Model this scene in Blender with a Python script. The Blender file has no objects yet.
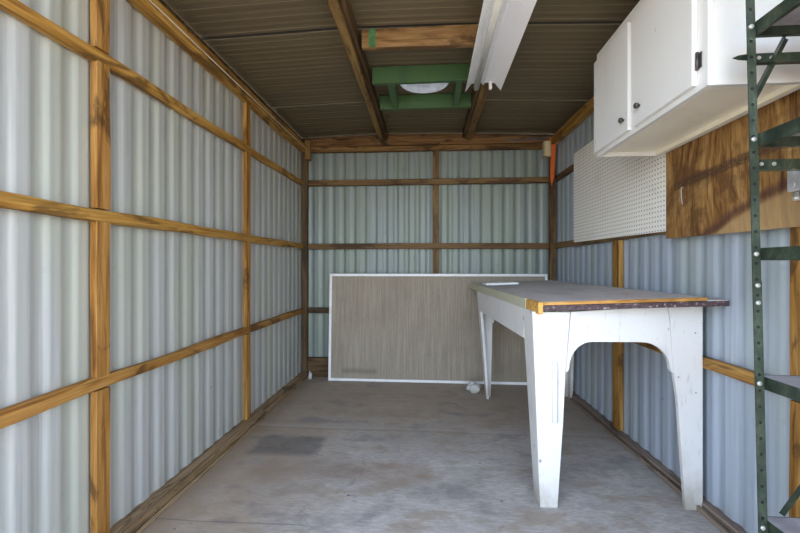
import bpy, bmesh, math, random
from mathutils import Vector, Matrix, noise as mnoise
random.seed(7)
SC = bpy.context.scene
COL = SC.collection

# ------------------------------------------------------------------ node helpers
class NT:
    def __init__(s, name):
        s.m = bpy.data.materials.new(name); s.m.use_nodes = True
        s.t = s.m.node_tree; s.n = s.t.nodes; s.n.clear()
        s.out = s.n.new('ShaderNodeOutputMaterial')
        s.b = s.n.new('ShaderNodeBsdfPrincipled')
        s.t.links.new(s.b.outputs[0], s.out.inputs[0])
        s.tc = s.n.new('ShaderNodeTexCoord')
        s.oi = s.n.new('ShaderNodeObjectInfo')
    def put(s, sock, v):
        if hasattr(v, 'is_output'): s.t.links.new(v, sock)
        else:
            if isinstance(v, (tuple, list)) and len(v) == 3 and sock.type == 'RGBA': v = (*v, 1)
            sock.default_value = v
    def math(s, op, a, b=0.0, c=0.0, clamp=False):
        n = s.n.new('ShaderNodeMath'); n.operation = op; n.use_clamp = clamp
        s.put(n.inputs[0], a); s.put(n.inputs[1], b); s.put(n.inputs[2], c); return n.outputs[0]
    def vmul(s, v, k):
        n = s.n.new('ShaderNodeVectorMath'); n.operation = 'MULTIPLY'; s.put(n.inputs[0], v); n.inputs[1].default_value = k; return n.outputs[0]
    def vadd(s, a, b):
        n = s.n.new('ShaderNodeVectorMath'); n.operation = 'ADD'; s.put(n.inputs[0], a); s.put(n.inputs[1], b); return n.outputs[0]
    def sep(s, v):
        n = s.n.new('ShaderNodeSeparateXYZ'); s.put(n.inputs[0], v); return n.outputs
    def comb(s, x, y, z):
        n = s.n.new('ShaderNodeCombineXYZ'); s.put(n.inputs[0], x); s.put(n.inputs[1], y); s.put(n.inputs[2], z); return n.outputs[0]
    def noise(s, v, scale=1.0, detail=3.0, rough=.55, dist=0.0):
        n = s.n.new('ShaderNodeTexNoise'); s.put(n.inputs['Vector'], v)
        n.inputs['Scale'].default_value = scale; n.inputs['Detail'].default_value = detail
        n.inputs['Roughness'].default_value = rough; n.inputs['Distortion'].default_value = dist
        return n.outputs['Fac']
    def vor(s, v, scale=1.0):
        n = s.n.new('ShaderNodeTexVoronoi'); s.put(n.inputs['Vector'], v); n.inputs['Scale'].default_value = scale
        return n.outputs['Distance']
    def ramp(s, f, stops, interp='LINEAR'):
        n = s.n.new('ShaderNodeValToRGB'); s.put(n.inputs[0], f); r = n.color_ramp; r.interpolation = interp
        while len(r.elements) < len(stops): r.elements.new(.5)
        for e, (p, c) in zip(r.elements, stops):
            e.position = p; e.color = (*c, 1) if isinstance(c, tuple) else (c, c, c, 1)
        return n.outputs[0]
    def rng(s, f, a, b, c=0.0, d=1.0):
        n = s.n.new('ShaderNodeMapRange'); n.interpolation_type = 'SMOOTHSTEP'; s.put(n.inputs[0], f)
        for i, q in enumerate((a, b, c, d)): n.inputs[i + 1].default_value = q
        return n.outputs[0]
    def mix(s, f, a, b, mode='MIX'):
        n = s.n.new('ShaderNodeMix'); n.data_type = 'RGBA'; n.blend_type = mode
        s.put(n.inputs[0], f); s.put(n.inputs[6], a); s.put(n.inputs[7], b); return n.outputs[2]
    def hsv(s, c, h=.5, sa=1.0, v=1.0):
        n = s.n.new('ShaderNodeHueSaturation'); s.put(n.inputs['Hue'], h); s.put(n.inputs['Saturation'], sa); s.put(n.inputs['Value'], v)
        s.put(n.inputs['Color'], c); return n.outputs[0]
    def bump(s, h, strength=.3, dist=.01):
        n = s.n.new('ShaderNodeBump'); s.put(n.inputs['Height'], h); n.inputs['Strength'].default_value = strength
        n.inputs['Distance'].default_value = dist; s.t.links.new(n.outputs[0], s.b.inputs['Normal'])
    def fin(s, col, rough=.6, metal=0.0, spec=.5):
        s.put(s.b.inputs['Base Color'], col); s.put(s.b.inputs['Roughness'], rough)
        s.put(s.b.inputs['Metallic'], metal); s.put(s.b.inputs['Specular IOR Level'], spec); return s.m
    def boxmask(s, x, y, x0, x1, y0, y1, e):
        a = s.math('MULTIPLY', s.rng(x, x0 - e, x0 + e), s.rng(x, x1 - e, x1 + e, 1, 0))
        b = s.math('MULTIPLY', s.rng(y, y0 - e, y0 + e), s.rng(y, y1 - e, y1 + e, 1, 0))
        return s.math('MULTIPLY', a, b)

def wood(name, cols, stain=.5, stain_col=(.06, .03, .012), grain=26., gl=1.3, knots=True, rough=.62):
    """lumber: grain runs along local X"""
    s = NT(name); o = s.tc.outputs['Object']; r = s.oi.outputs['Random']
    off = s.comb(s.math('MULTIPLY', r, 37.), s.math('MULTIPLY', r, 11.), s.math('MULTIPLY', r, 5.))
    v = s.vadd(o, off)
    w = s.noise(s.vmul(v, (1.1, 6, 6)), 1, 2)
    vg = s.vadd(s.vmul(v, (gl, grain, grain)), s.comb(0., s.math('MULTIPLY', w, 3.5), s.math('MULTIPLY', w, 3.5)))
    g = s.noise(vg, 1, 4, .6, .6)
    g2 = s.noise(s.vmul(v, (5, 170, 170)), 1, 2)
    gg = s.math('ADD', s.math('MULTIPLY', g, .75), s.math('MULTIPLY', g2, .25))
    c = s.ramp(gg, [(.34, cols[0]), (.47, cols[1]), (.6, cols[2])])
    st = s.noise(s.vmul(v, (2.6, 9, 9)), 1, 5, .65, .8)
    c = s.mix(s.math('MULTIPLY', s.rng(st, .53, .62), stain), c, stain_col)
    ln = s.noise(s.vadd(s.vmul(v, (.9, 48, 48)), s.comb(0., s.math('MULTIPLY', w, 4.), 0.)), 1, 3, .5)
    c = s.mix(s.rng(ln, .56, .68, 0, .55), c, tuple(q * .35 for q in cols[1]))
    fb = s.noise(s.vmul(v, (9, 320, 320)), 1, 2)
    c = s.mix(s.rng(fb, .45, .65, 0, .22), c, tuple(q * .4 for q in cols[1]))
    h = gg
    if knots:
        k = s.vor(s.vadd(s.vmul(v, (2.1, 13, 13)), s.comb(s.math('MULTIPLY', g, .5), s.math('MULTIPLY', g, .9), 0.)), 1)
        c = s.mix(s.rng(k, .06, .17, .7, 0), c, (.07, .03, .010))
    c = s.hsv(c, s.math('ADD', .493, s.math('MULTIPLY', r, .014)), 1., s.math('ADD', .85, s.math('MULTIPLY', r, .3)))
    s.bump(h, .35, .004)
    return s.fin(c, rough, 0, .25)

M = {}
M['pine'] = wood('golden_pine', [(.13, .052, .009), (.35, .172, .036), (.50, .285, .078)], .8, (.085, .042, .014))
M['pine2'] = wood('aged_brown_pine', [(.07, .038, .014), (.16, .092, .038), (.22, .135, .058)], .8, (.06, .03, .014))
M['darkwood'] = wood('dark_weathered_wood', [(.03, .018, .009), (.085, .05, .024), (.15, .09, .042)], .7, (.02, .012, .006))
M['beam'] = wood('roof_beam_wood', [(.08, .044, .016), (.20, .118, .042), (.28, .175, .066)], .6, (.04, .026, .016))
M['header'] = wood('header_board_wood', [(.07, .034, .011), (.20, .105, .036), (.28, .165, .060)], .9, (.03, .014, .006))
M['blockboard'] = wood('chipped_brown_board', [(.11, .055, .022), (.24, .135, .055), (.32, .20, .09)], .7, (.08, .035, .014), 14, 4)
M['sill'] = wood('dusty_sill_wood', [(.14, .10, .075), (.24, .18, .14), (.32, .25, .20)], .6, (.09, .06, .04), knots=False)
M['sill_tan'] = wood('tan_sill_wood', [(.11, .065, .034), (.25, .16, .085), (.36, .25, .15)], .7, (.05, .028, .014), knots=False)
M['palewood'] = wood('pale_wood_block', [(.50, .42, .25), (.62, .53, .33), (.70, .60, .40)], .1, knots=False)
M['edgewood'] = wood('orange_raw_wood', [(.30, .13, .025), (.55, .29, .07), (.66, .38, .12)], .4, (.12, .05, .015), 60, 4, knots=False)

def sheet(name, axis, tint, amp=.10):
    s = NT(name); x, y, z = s.sep(s.tc.outputs['Object'])[:]
    a = (x, y)[axis]
    n1 = s.noise(s.comb(s.math('MULTIPLY', a, 28.), s.math('MULTIPLY', z, .35), 0.), 1, 4, .7)
    n2 = s.noise(s.comb(s.math('MULTIPLY', a, 5.), s.math('MULTIPLY', z, .5), 3.), 1, 2)
    n3 = s.noise(s.comb(s.math('MULTIPLY', a, 120.), s.math('MULTIPLY', z, 2.), 8.), 1, 2)
    f = s.math('ADD', s.math('MULTIPLY', n1, .6), s.math('MULTIPLY', n3, .4))
    lo = tuple(t * (1 - amp * 2.2) for t in tint); hi = tuple(min(1, t * (1 + amp)) for t in tint)
    c = s.ramp(f, [(.33, lo), (.5, tint), (.66, hi)])
    c = s.mix(s.rng(n2, .44, .62, 0, .75), c, tuple(t * k for t, k in zip(tint, (.95, .97, .84))))
    # small rust specks and smudges
    sp = s.vor(s.comb(s.math('MULTIPLY', a, 5.), s.math('MULTIPLY', z, 5.), 1.), 1)
    c = s.mix(s.rng(sp, .02, .045, .7, 0), c, (.16, .13, .11))
    sm = s.noise(s.comb(s.math('MULTIPLY', a, 9.), s.math('MULTIPLY', z, 7.), 1.), 1, 3)
    c = s.mix(s.rng(sm, .64, .78, 0, .3), c, tuple(t * .62 for t in tint))
    return s.fin(c, .5, .25, .45)
M['sheet_left'] = sheet('galvanised_sheet_left', 1, (.48, .492, .478))
M['sheet_right'] = sheet('galvanised_sheet_right_skytint', 1, (.43, .49, .575))  # same metal, with the sky's blue light put into the tint
M['sheet_back'] = sheet('galvanised_sheet_back_shaded', 0, (.24, .28, .275))  # same metal, darkened so the colour carries the light falloff

def roofmat():
    s = NT('brown_roof_sheet'); x, y, z = s.sep(s.tc.outputs['Object'])[:]
    n1 = s.noise(s.comb(s.math('MULTIPLY', x, .6), s.math('MULTIPLY', y, 40.), 0.), 1, 3)
    n2 = s.noise(s.comb(s.math('MULTIPLY', x, 2.), s.math('MULTIPLY', y, 3.), 0.), 1, 3)
    c = s.ramp(n1, [(.3, (.135, .105, .060)), (.5, (.150, .119, .070)), (.7, (.166, .133, .081))])
    c = s.mix(s.rng(n2, .45, .7, 0, .35), c, (.12, .10, .075))
    return s.fin(c, .65, 0., .25)
M['roof'] = roofmat()  # brown mixes oxidised steel with warm, dim bounce light put into the colour

def floormat():
    s = NT('dusty_concrete_floor'); o = s.tc.outputs['Object']; x, y, z = s.sep(o)[:]
    n1 = s.noise(s.comb(s.math('MULTIPLY', x, 1.6), s.math('MULTIPLY', y, 2.2), 0.), 1, 5, .6)
    fine = s.noise(s.comb(s.math('MULTIPLY', x, 22.), s.math('MULTIPLY', y, 90.), 0.), 1, 4, .7)
    mid = s.noise(s.comb(s.math('MULTIPLY', x, 7.), s.math('MULTIPLY', y, 12.), 2.), 1, 5, .7, .5)
    c = s.ramp(s.math('ADD', s.math('MULTIPLY', n1, .55), s.math('MULTIPLY', mid, .45)),
               [(.36, (.38, .35, .32)), (.5, (.52, .485, .45)), (.62, (.64, .60, .565))])
    c = s.mix(s.rng(fine, .38, .62, .38, 0), c, (.25, .24, .24))
    c = s.mix(s.rng(fine, .55, .72, 0, .4), c, (.70, .68, .68))
    # tan dirt drifts along the left edge and the back
    d = s.math('ADD', s.math('MULTIPLY', x, -1.), s.math('MULTIPLY', s.math('SUBTRACT', n1, .5), 1.5))
    left = s.rng(d, .35, 1.0, 0, .85)
    back = s.rng(s.math('ADD', y, s.math('MULTIPLY', mid, .9)), 2.6, 3.5, 0, .8)
    m = s.math('MULTIPLY', s.math('MAXIMUM', left, back), s.rng(mid, .3, .6, .6, 1.))
    c = s.mix(m, c, (.38, .295, .21))
    pat = s.noise(s.comb(s.math('MULTIPLY', x, 3.), s.math('MULTIPLY', y, 5.), 7.), 1, 4, .6)
    c = s.mix(s.rng(pat, .52, .64, 0, .55), c, (.34, .265, .19))
    c = s.mix(s.rng(pat, .32, .45, .5, 0), c, (.20, .19, .19))
    p2 = s.noise(s.comb(s.math('MULTIPLY', x, 12.), s.math('MULTIPLY', y, 26.), 4.), 1, 6, .75, 1.)
    c = s.mix(s.rng(p2, .56, .68, 0, .45), c, (.20, .175, .155))
    c = s.mix(s.rng(s.math('MULTIPLY', x, -1.), 1.02, 1.20, 0, .6), c, (.25, .175, .11))
    c = s.mix(s.rng(x, 1.02, 1.22, 0, .3), c, (.30, .27, .25))
    # dark rectangular stain
    jx = s.math('ADD', x, s.math('MULTIPLY', s.math('SUBTRACT', mid, .5), .16)); jy = s.math('ADD', y, s.math('MULTIPLY', s.math('SUBTRACT', mid, .5), .12))
    c = s.mix(s.math('MULTIPLY', s.boxmask(jx, jy, -1.08, -.66, 2.22, 2.47, .035), s.rng(mid, .3, .6, .8, .55)), c, (.13, .125, .125))
    c = s.mix(s.math('MULTIPLY', s.boxmask(jx, jy, -.95, .0, 1.98, 2.18, .07), .45), c, (.32, .23, .155))
    # board seams and cracks
    wob = s.math('MULTIPLY', s.math('SUBTRACT', n1, .5), .05)
    ys = s.math('ABSOLUTE', s.math('SUBTRACT', s.math('ADD', y, wob), 2.60))
    c = s.mix(s.rng(ys, .003, .010, .35, 0), c, (.14, .125, .11))
    ys2 = s.math('ABSOLUTE', s.math('SUBTRACT', s.math('ADD', y, wob), 2.635))
    c = s.mix(s.rng(ys2, .006, .03, .25, 0), c, (.48, .45, .42))
    ys3 = s.math('ABSOLUTE', s.math('SUBTRACT', s.math('ADD', y, wob), 1.62))
    c = s.mix(s.math('MULTIPLY', s.rng(ys3, .002, .006, .45, 0), s.rng(x, -.55, -.5, 1, 0)), c, (.10, .09, .08))
    cr = s.math('ABSOLUTE', s.math('SUBTRACT', s.math('ADD', x, s.math('ADD', s.math('MULTIPLY', s.math('SUBTRACT', y, 1.9), -.35), s.math('MULTIPLY', n1, .9))), -.02))
    c = s.mix(s.math('MULTIPLY', s.rng(cr, .003, .012, .22, 0), s.rng(y, 2.2, 2.3, 1, 0)), c, (.15, .12, .09))
    sp = s.vor(s.vmul(o, (4, 5, 1)), 1)
    c = s.mix(s.rng(sp, .02, .04, .7, 0), c, (.06, .055, .07))
    s.bump(s.math('ADD', fine, mid), .25, .003)
    return s.fin(c, s.rng(n1, .3, .7, .55, .75), 0, .3)
M['floor'] = floormat()

def paint(name, col, dirt=(.35, .31, .25), amt=.35, scale=1., rough=.5, low=0.0, chips=True, worn=False):
    s = NT(name); o = s.tc.outputs['Object']
    n = s.noise(s.vmul(o, (5 * scale, 5 * scale, 2.5 * scale)), 1, 6, .7)
    c = s.mix(s.rng(n, .5, .78, 0, amt), col, dirt)
    if chips:
        v = s.noise(s.vmul(o, (26, 26, 11)), 1, 4, .7)
        c = s.mix(s.rng(v, .69, .74, 0, .7), c, tuple(q * .45 for q in dirt))
    if worn:
        v2 = s.noise(s.vmul(o, (60, 60, 9)), 1, 4, .7)
        c = s.mix(s.rng(v2, .60, .70, 0, .45), c, (.42, .40, .37))
        v3 = s.vor(s.vmul(o, (9, 9, 6)), 1)
        c = s.mix(s.rng(v3, .05, .09, .75, 0), c, (.12, .10, .09))
    if low:
        z = s.sep(o)[2]
        c = s.mix(s.math('MULTIPLY', s.rng(z, 0., low, .75, 0), s.rng(n, .35, .6, .4, 1.)), c, (.30, .26, .20))
    s.bump(n, .12, .003)
    return s.fin(c, rough, 0, .4)
M['tablewhite'] = paint('worn_white_table_paint', (.73, .73, .73), (.36, .33, .29), .4, 1.3, low=.2, worn=True)
M['cabwhite'] = paint('white_cabinet_paint', (.74, .74, .73), (.5, .48, .42), .25, .6)
M['cabcream'] = paint('cream_cabinet_underside', (.93, .89, .74), (.6, .52, .38), .4, .8)
M['cream'] = paint('cream_green_trim_paint', (.50, .50, .38), (.28, .25, .16), .4)
M['greenwood'] = paint('green_painted_wood', (.058, .125, .048), (.035, .07, .035), .6, 1.5, .5, chips=False)
M['fixture'] = paint('white_enamel', (.86, .87, .9), (.5, .5, .5), .2, .6, .3, chips=False)
M['strip'] = paint('white_strip_paint', (.85, .85, .86), (.5, .5, .5), .1)
M['rock'] = paint('pale_rock', (.55, .54, .52), (.22, .21, .2), .7, 8)
M['orange'] = paint('orange_strap_plastic', (.75, .16, .03), (.4, .1, .03), .4, 1, .5, chips=False)
M['screenframe'] = paint('white_aluminium_frame', (.88, .88, .9), (.42, .4, .36), .4, 1, .4)

def tabletop():
    s = NT('dusty_grey_tabletop'); o = s.tc.outputs['Object']
    n = s.noise(s.vmul(o, (3, 2, 1)), 1, 5, .65); f = s.noise(s.vmul(o, (60, 12, 1)), 1, 3)
    c = s.ramp(n, [(.35, (.44, .41, .40)), (.55, (.58, .55, .54)), (.7, (.48, .41, .36))])
    c = s.mix(s.rng(f, .5, .7, 0, .25), c, (.25, .22, .2))
    return s.fin(c, .6, 0, .3)
M['top'] = tabletop()
def darkedge():
    s = NT('dark_speckled_board'); o = s.tc.outputs['Object']
    v = s.noise(s.vmul(o, (70, 70, 90)), 1, 3); c = s.ramp(v, [(.4, (.055, .034, .04)), (.6, (.10, .065, .07)), (.72, (.5, .45, .45))])
    return s.fin(c, .6, 0, .3)
M['darkedge'] = darkedge()

def screen():
    s = NT('brown_fibre_board'); x, y, z = s.sep(s.tc.outputs['Object'])[:]
    a = s.noise(s.comb(s.math('MULTIPLY', x, 75.), 0., s.math('MULTIPLY', z, 2.)), 1, 3, .7)
    b = s.noise(s.comb(s.math('MULTIPLY', x, 2.), 0., s.math('MULTIPLY', z, 2.)), 1, 4)
    d = s.noise(s.comb(s.math('MULTIPLY', x, 25.), 0., s.math('MULTIPLY', z, 90.)), 1, 2)
    c = s.ramp(s.math('ADD', s.math('MULTIPLY', a, .8), s.math('MULTIPLY', d, .2)), [(.30, (.24, .20, .155)), (.5, (.33, .285, .228)), (.70, (.42, .372, .305))])
    c = s.mix(s.rng(b, .45, .68, 0, .4), c, (.22, .18, .14))
    w = s.math('ADD', x, s.math('MULTIPLY', b, .1)); zz = s.math('ADD', z, s.math('MULTIPLY', b, .05))
    c = s.mix(s.math('MULTIPLY', s.boxmask(w, zz, -.85, -.52, .10, .145, .02), .5), c, (.14, .12, .10))
    return s.fin(c, .7, 0, .2)
M['screen'] = screen()

def peg():
    s = NT('white_pegboard'); x, y, z = s.sep(s.tc.outputs['Object'])[:]
    P = .0254
    fy = s.math('SUBTRACT', s.math('FRACT', s.math('DIVIDE', s.math('ADD', y, 10.), P)), .5)
    fz = s.math('SUBTRACT', s.math('FRACT', s.math('DIVIDE', s.math('ADD', z, 10.), P)), .5)
    d = s.math('SQRT', s.math('ADD', s.math('MULTIPLY', fy, fy), s.math('MULTIPLY', fz, fz)))
    n = s.noise(s.comb(0., s.math('MULTIPLY', y, 3.), s.math('MULTIPLY', z, 4.)), 1, 5, .7)
    c = s.mix(s.rng(n, .5, .75, 0, .4), (.93, .91, .86), (.62, .57, .5))
    n2 = s.noise(s.comb(0., s.math('MULTIPLY', y, 14.), s.math('MULTIPLY', z, 14.)), 1, 3, .7)
    c = s.mix(s.rng(n2, .70, .76, 0, .6), c, (.22, .2, .18))
    c = s.mix(s.rng(d, .13, .18, 1, 0), c, (.07, .06, .05))
    return s.fin(c, .5, 0, .4)
M['peg'] = peg()

def ply():
    s = NT('stained_plywood'); x, y, z = s.sep(s.tc.outputs['Object'])[:]
    w = s.noise(s.comb(0., s.math('MULTIPLY', y, 2.2), s.math('MULTIPLY', z, 1.2)), 1, 4)
    g = s.noise(s.comb(0., s.math('ADD', s.math('MULTIPLY', y, 30.), s.math('MULTIPLY', w, 9.)), s.math('MULTIPLY', z, 2.5)), 1, 5, .65, .7)
    g2 = s.noise(s.comb(0., s.math('MULTIPLY', y, 160.), s.math('MULTIPLY', z, 7.)), 1, 2)
    f = s.math('ADD', s.math('MULTIPLY', g, .7), s.math('MULTIPLY', g2, .3))
    c = s.ramp(f, [(.36, (.065, .026, .008)), (.46, (.22, .108, .032)), (.62, (.44, .26, .092))])
    st = s.noise(s.comb(1., s.math('MULTIPLY', y, 3.4), s.math('MULTIPLY', z, 4.5)), 1, 6, .62, .6)
    c = s.mix(s.rng(st, .46, .60, 0, .75), c, (.10, .045, .02))
    hl = s.noise(s.comb(5., s.math('MULTIPLY', y, 9.), s.math('MULTIPLY', z, 3.)), 1, 4, .6)
    c = s.mix(s.rng(hl, .55, .7, 0, .5), c, (.50, .32, .13))
    # pale wave near the lower right, edged with a dark tide mark
    yy = s.math('ADD', y, s.math('MULTIPLY', s.math('SUBTRACT', w, .5), .25))
    edge = s.math('ADD', s.math('SUBTRACT', z, s.math('MULTIPLY', s.math('SUBTRACT', 1.76, yy), .42)), s.math('MULTIPLY', s.math('SUBTRACT', st, .5), .12))
    c = s.mix(s.rng(edge, 1.24, 1.27, .6, 0), c, (.48, .33, .17))
    c = s.mix(s.rng(s.math('ABSOLUTE', s.math('SUBTRACT', edge, 1.275)), .0, .04, .75, 0), c, (.07, .03, .03))
    # row of scratched pencil strokes
    band = s.boxmask(y, s.math('ADD', z, s.math('MULTIPLY', s.math('SUBTRACT', y, 1.55), .07)), 1.42, 2.04, 1.508, 1.548, .008)
    tick = s.noise(s.comb(0., s.math('MULTIPLY', y, 60.), s.math('MULTIPLY', z, 160.)), 1, 3, .8)
    c = s.mix(s.math('MULTIPLY', band, s.rng(tick, .40, .52, .25, .9)), c, (.06, .03, .018))
    c = s.mix(s.math('MULTIPLY', band, s.rng(tick, .6, .66, 0, .6)), c, (.55, .42, .25))
    s.bump(f, .25, .003)
    return s.fin(c, .6, 0, .25)
M['ply'] = ply()

def rackmat(name, holes):
    s = NT(name); o = s.tc.outputs['Object']; x, y, z = s.sep(o)[:]
    n = s.noise(s.vmul(o, (14, 14, 9)), 1, 5, .7)
    c = s.ramp(n, [(.33, (.020, .031, .022)), (.5, (.040, .058, .040)), (.66, (.09, .115, .078))])
    c = s.mix(s.rng(n, .62, .70, 0, .55), c, (.40, .41, .40))
    if holes:
        P = .046
        fz = s.math('MULTIPLY', s.math('SUBTRACT', s.math('FRACT', s.math('DIVIDE', s.math('ADD', z, 10.), P)), .5), P)
        x = s.math('ADD', x, s.math('MULTIPLY', z, .022)); r = s.math('SQRT', s.math('ADD', s.math('MULTIPLY', x, x), s.math('MULTIPLY', fz, fz)))
        c = s.mix(s.rng(r, .0042, .0052, 1, 0), c, (.01, .01, .012))
    return s.fin(c, .38, .35, .5)
M['rack'] = rackmat('worn_green_metal', False)
M['rackpost'] = rackmat('worn_green_slotted_metal', True)

def simple(name, c, rough=.5, metal=0., amp=.2, sc=12):
    s = NT(name); n = s.noise(s.vmul(s.tc.outputs['Object'], (sc, sc, sc)), 1, 4)
    return s.fin(s.ramp(n, [(.35, tuple(q * (1 - amp) for q in c)), (.65, tuple(min(1, q * (1 + amp)) for q in c))]), rough, metal)
M['shelfgrey'] = simple('grey_shelf_metal', (.42, .40, .43), .55, .2)
M['bolt'] = simple('zinc_bolt', (.45, .45, .43), .35, .4)
M['galv'] = simple('galvanised_box', (.78, .80, .86), .35, .6)
M['iron'] = simple('dark_iron', (.09, .08, .08), .4, .6)
M['black'] = simple('black_gap_backing', (.012, .010, .009), .9)
M['bronze'] = simple('dark_bronze', (.10, .085, .07), .4, .5)
M['cord'] = simple('white_cord', (.72, .68, .60), .6)
M['tube'] = simple('white_glass_tube', (.90, .89, .82), .15, 0, .05)
M['socket'] = simple('white_plastic_socket', (.85, .85, .85), .4, 0, .03)
M['screw'] = simple('dark_screw', (.12, .10, .10), .5, .4)
M['gravel'] = simple('sunlit_desert_ground', (.50, .43, .34), .9, 0, .2, 3)
M['greenpaint'] = simple('green_paint_mark', (.05, .16, .06), .6, 0, .3, 30)
def dome():
    s = NT('translucent_white_dome'); n = s.noise(s.vmul(s.tc.outputs['Object'], (30, 30, 30)), 1, 4)
    c = s.ramp(n, [(.4, (.30, .31, .31)), (.6, (.52, .53, .52))])
    s.fin(c, .4); t = s.n.new('ShaderNodeBsdfTranslucent'); s.put(t.inputs[0], c)
    mx = s.n.new('ShaderNodeMixShader'); mx.inputs[0].default_value = .55
    s.t.links.new(s.b.outputs[0], mx.inputs[1]); s.t.links.new(t.outputs[0], mx.inputs[2]); s.t.links.new(mx.outputs[0], s.out.inputs[0])
    return s.m
M['dome'] = dome()

# ------------------------------------------------------------------ mesh helpers
class MB:
    def __init__(s): s.v = []; s.f = []; s.sm = []
    def hexa(s, p, smooth=False):      # p: 4 bottom ccw, 4 top ccw
        b = len(s.v); s.v += [Vector(q) for q in p]
        for f in ((3, 2, 1, 0), (4, 5, 6, 7), (0, 1, 5, 4), (1, 2, 6, 5), (2, 3, 7, 6), (3, 0, 4, 7)):
            s.f.append([b + i for i in f]); s.sm.append(smooth)
        return s
    def box(s, x0, x1, y0, y1, z0, z1):
        return s.hexa([(x0, y0, z0), (x1, y0, z0), (x1, y1, z0), (x0, y1, z0), (x0, y0, z1), (x1, y0, z1), (x1, y1, z1), (x0, y1, z1)])
    def loft(s, rings, smooth=False, cap=True, closed=True):
        b = len(s.v); n = len(rings[0])
        for r in rings: s.v += [Vector(q) for q in r]
        for i in range(len(rings) - 1):
            for j in range(n if closed else n - 1):
                k = (j + 1) % n
                s.f.append([b + i * n + j, b + i * n + k, b + (i + 1) * n + k, b + (i + 1) * n + j]); s.sm.append(smooth)
        if cap:
            s.f.append([b + j for j in range(n)][::-1]); s.f.append([b + (len(rings) - 1) * n + j for j in range(n)]); s.sm += [False, False]
        return s
    def prism(s, poly, f0, f1, smooth=False):
        return s.loft([[f0(*p) for p in poly], [f1(*p) for p in poly]], smooth)
    def tube(s, pts, r, n=10, smooth=True):
        rings = []
        pts = [Vector(p) for p in pts]
        for i, p in enumerate(pts):
            d = (pts[min(i + 1, len(pts) - 1)] - pts[max(i - 1, 0)]).normalized()
            u = d.orthogonal().normalized() if i == 0 else (u - d * u.dot(d)).normalized()
            w = d.cross(u); rr = r[i] if isinstance(r, (list, tuple)) else r
            rings.append([p + (u * math.cos(2 * math.pi * k / n) + w * math.sin(2 * math.pi * k / n)) * rr for k in range(n)])
        return s.loft(rings, smooth)
    def build(s, name, mat, parent=None, origin=(0, 0, 0), bevel=0, mats=None, mi=None):
        me = bpy.data.meshes.new(name); o = Vector(origin)
        me.from_pydata([v - o for v in s.v], [], s.f)
        for p, q in zip(me.polygons, s.sm): p.use_smooth = q
        bm = bmesh.new(); bm.from_mesh(me); bmesh.ops.recalc_face_normals(bm, faces=bm.faces); bm.to_mesh(me); bm.free()
        me.materials.append(M[mat])
        ob = bpy.data.objects.new(name, me); COL.objects.link(ob)
        if parent:
            ob.parent = parent; wl = parent.get('_w', [0, 0, 0]); ob.location = o - Vector(WL[parent.name])
            WL[ob.name] = tuple(o)
        else: ob.location = o; WL[ob.name] = tuple(o)
        if bevel:
            m = ob.modifiers.new('bevel', 'BEVEL'); m.width = bevel; m.segments = 2; m.limit_method = 'ANGLE'; m.angle_limit = .7
        return ob
WL = {}
def tag(o, label, cat, group=None):
    o['label'] = label; o['category'] = cat
    if group: o['group'] = group
    return o
def struct(o): o['kind'] = 'structure'; return o
def empty(name, loc, label, cat, group=None):
    o = bpy.data.objects.new(name, None); COL.objects.link(o); o.location = loc; o.empty_display_size = .05
    WL[o.name] = tuple(loc); return tag(o, label, cat, group)

def plank(name, p0, p1, w, t, mat, up=(0, 0, 1), wob=.002, seg=.12, seed=0, ends=0, label=None, cat='beam', group=None, parent=None, gaps=()):
    """board from p0 to p1; w = size along 'up', t = thickness; slightly uneven like sawn lumber. local X = length"""
    p0 = Vector(p0); p1 = Vector(p1); d = (p1 - p0); L = d.length; d.normalize()
    upv = Vector(up); upv = (upv - d * upv.dot(d)).normalized(); side = d.cross(upv)
    mb = MB()
    spans = []; a = 0.
    for g0, g1 in gaps: spans.append((a, g0)); a = g1
    spans.append((a, L))
    for a, b in spans:
        n = max(1, int((b - a) / seg)); rings = []
        for i in range(n + 1):
            x = a + (b - a) * i / n
            def q(k): return mnoise.noise(Vector((x * 2.3 + seed * 7.1, k * 3.7, seed * 1.9))) * wob * 2
            ch = min(w, t) * .07; hw, ht = w / 2, t / 2
            oz = q(9) * .8
            ring = [(-ht, -hw + ch), (-ht + ch, -hw), (ht - ch, -hw), (ht, -hw + ch), (ht, hw - ch), (ht - ch, hw), (-ht + ch, hw), (-ht, hw - ch)]
            rings.append([Vector((x, s_ + q(1 if s_ < 0 else 2) * .3, u_ + q(3 if u_ < 0 else 4) + oz)) for s_, u_ in ring])
        mb.loft(rings)
    ob = mb.build(name, mat, parent)
    mat4 = Matrix((( d.x, -side.x * -1, upv.x, p0.x), (d.y, side.y, upv.y, p0.y), (d.z, side.z, upv.z, p0.z), (0, 0, 0, 1)))
    # right-handed frame: X = d, Z = up, Y = Z x X
    yv = upv.cross(d)
    mat4 = Matrix(((d.x, yv.x, upv.x, p0.x), (d.y, yv.y, upv.y, p0.y), (d.z, yv.z, upv.z, p0.z), (0, 0, 0, 1)))
    if parent: mat4 = Matrix.Translation(-Vector(WL[parent.name])) @ mat4
    ob.matrix_local = mat4
    if label: tag(ob, label, cat, group)
    return ob

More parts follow.
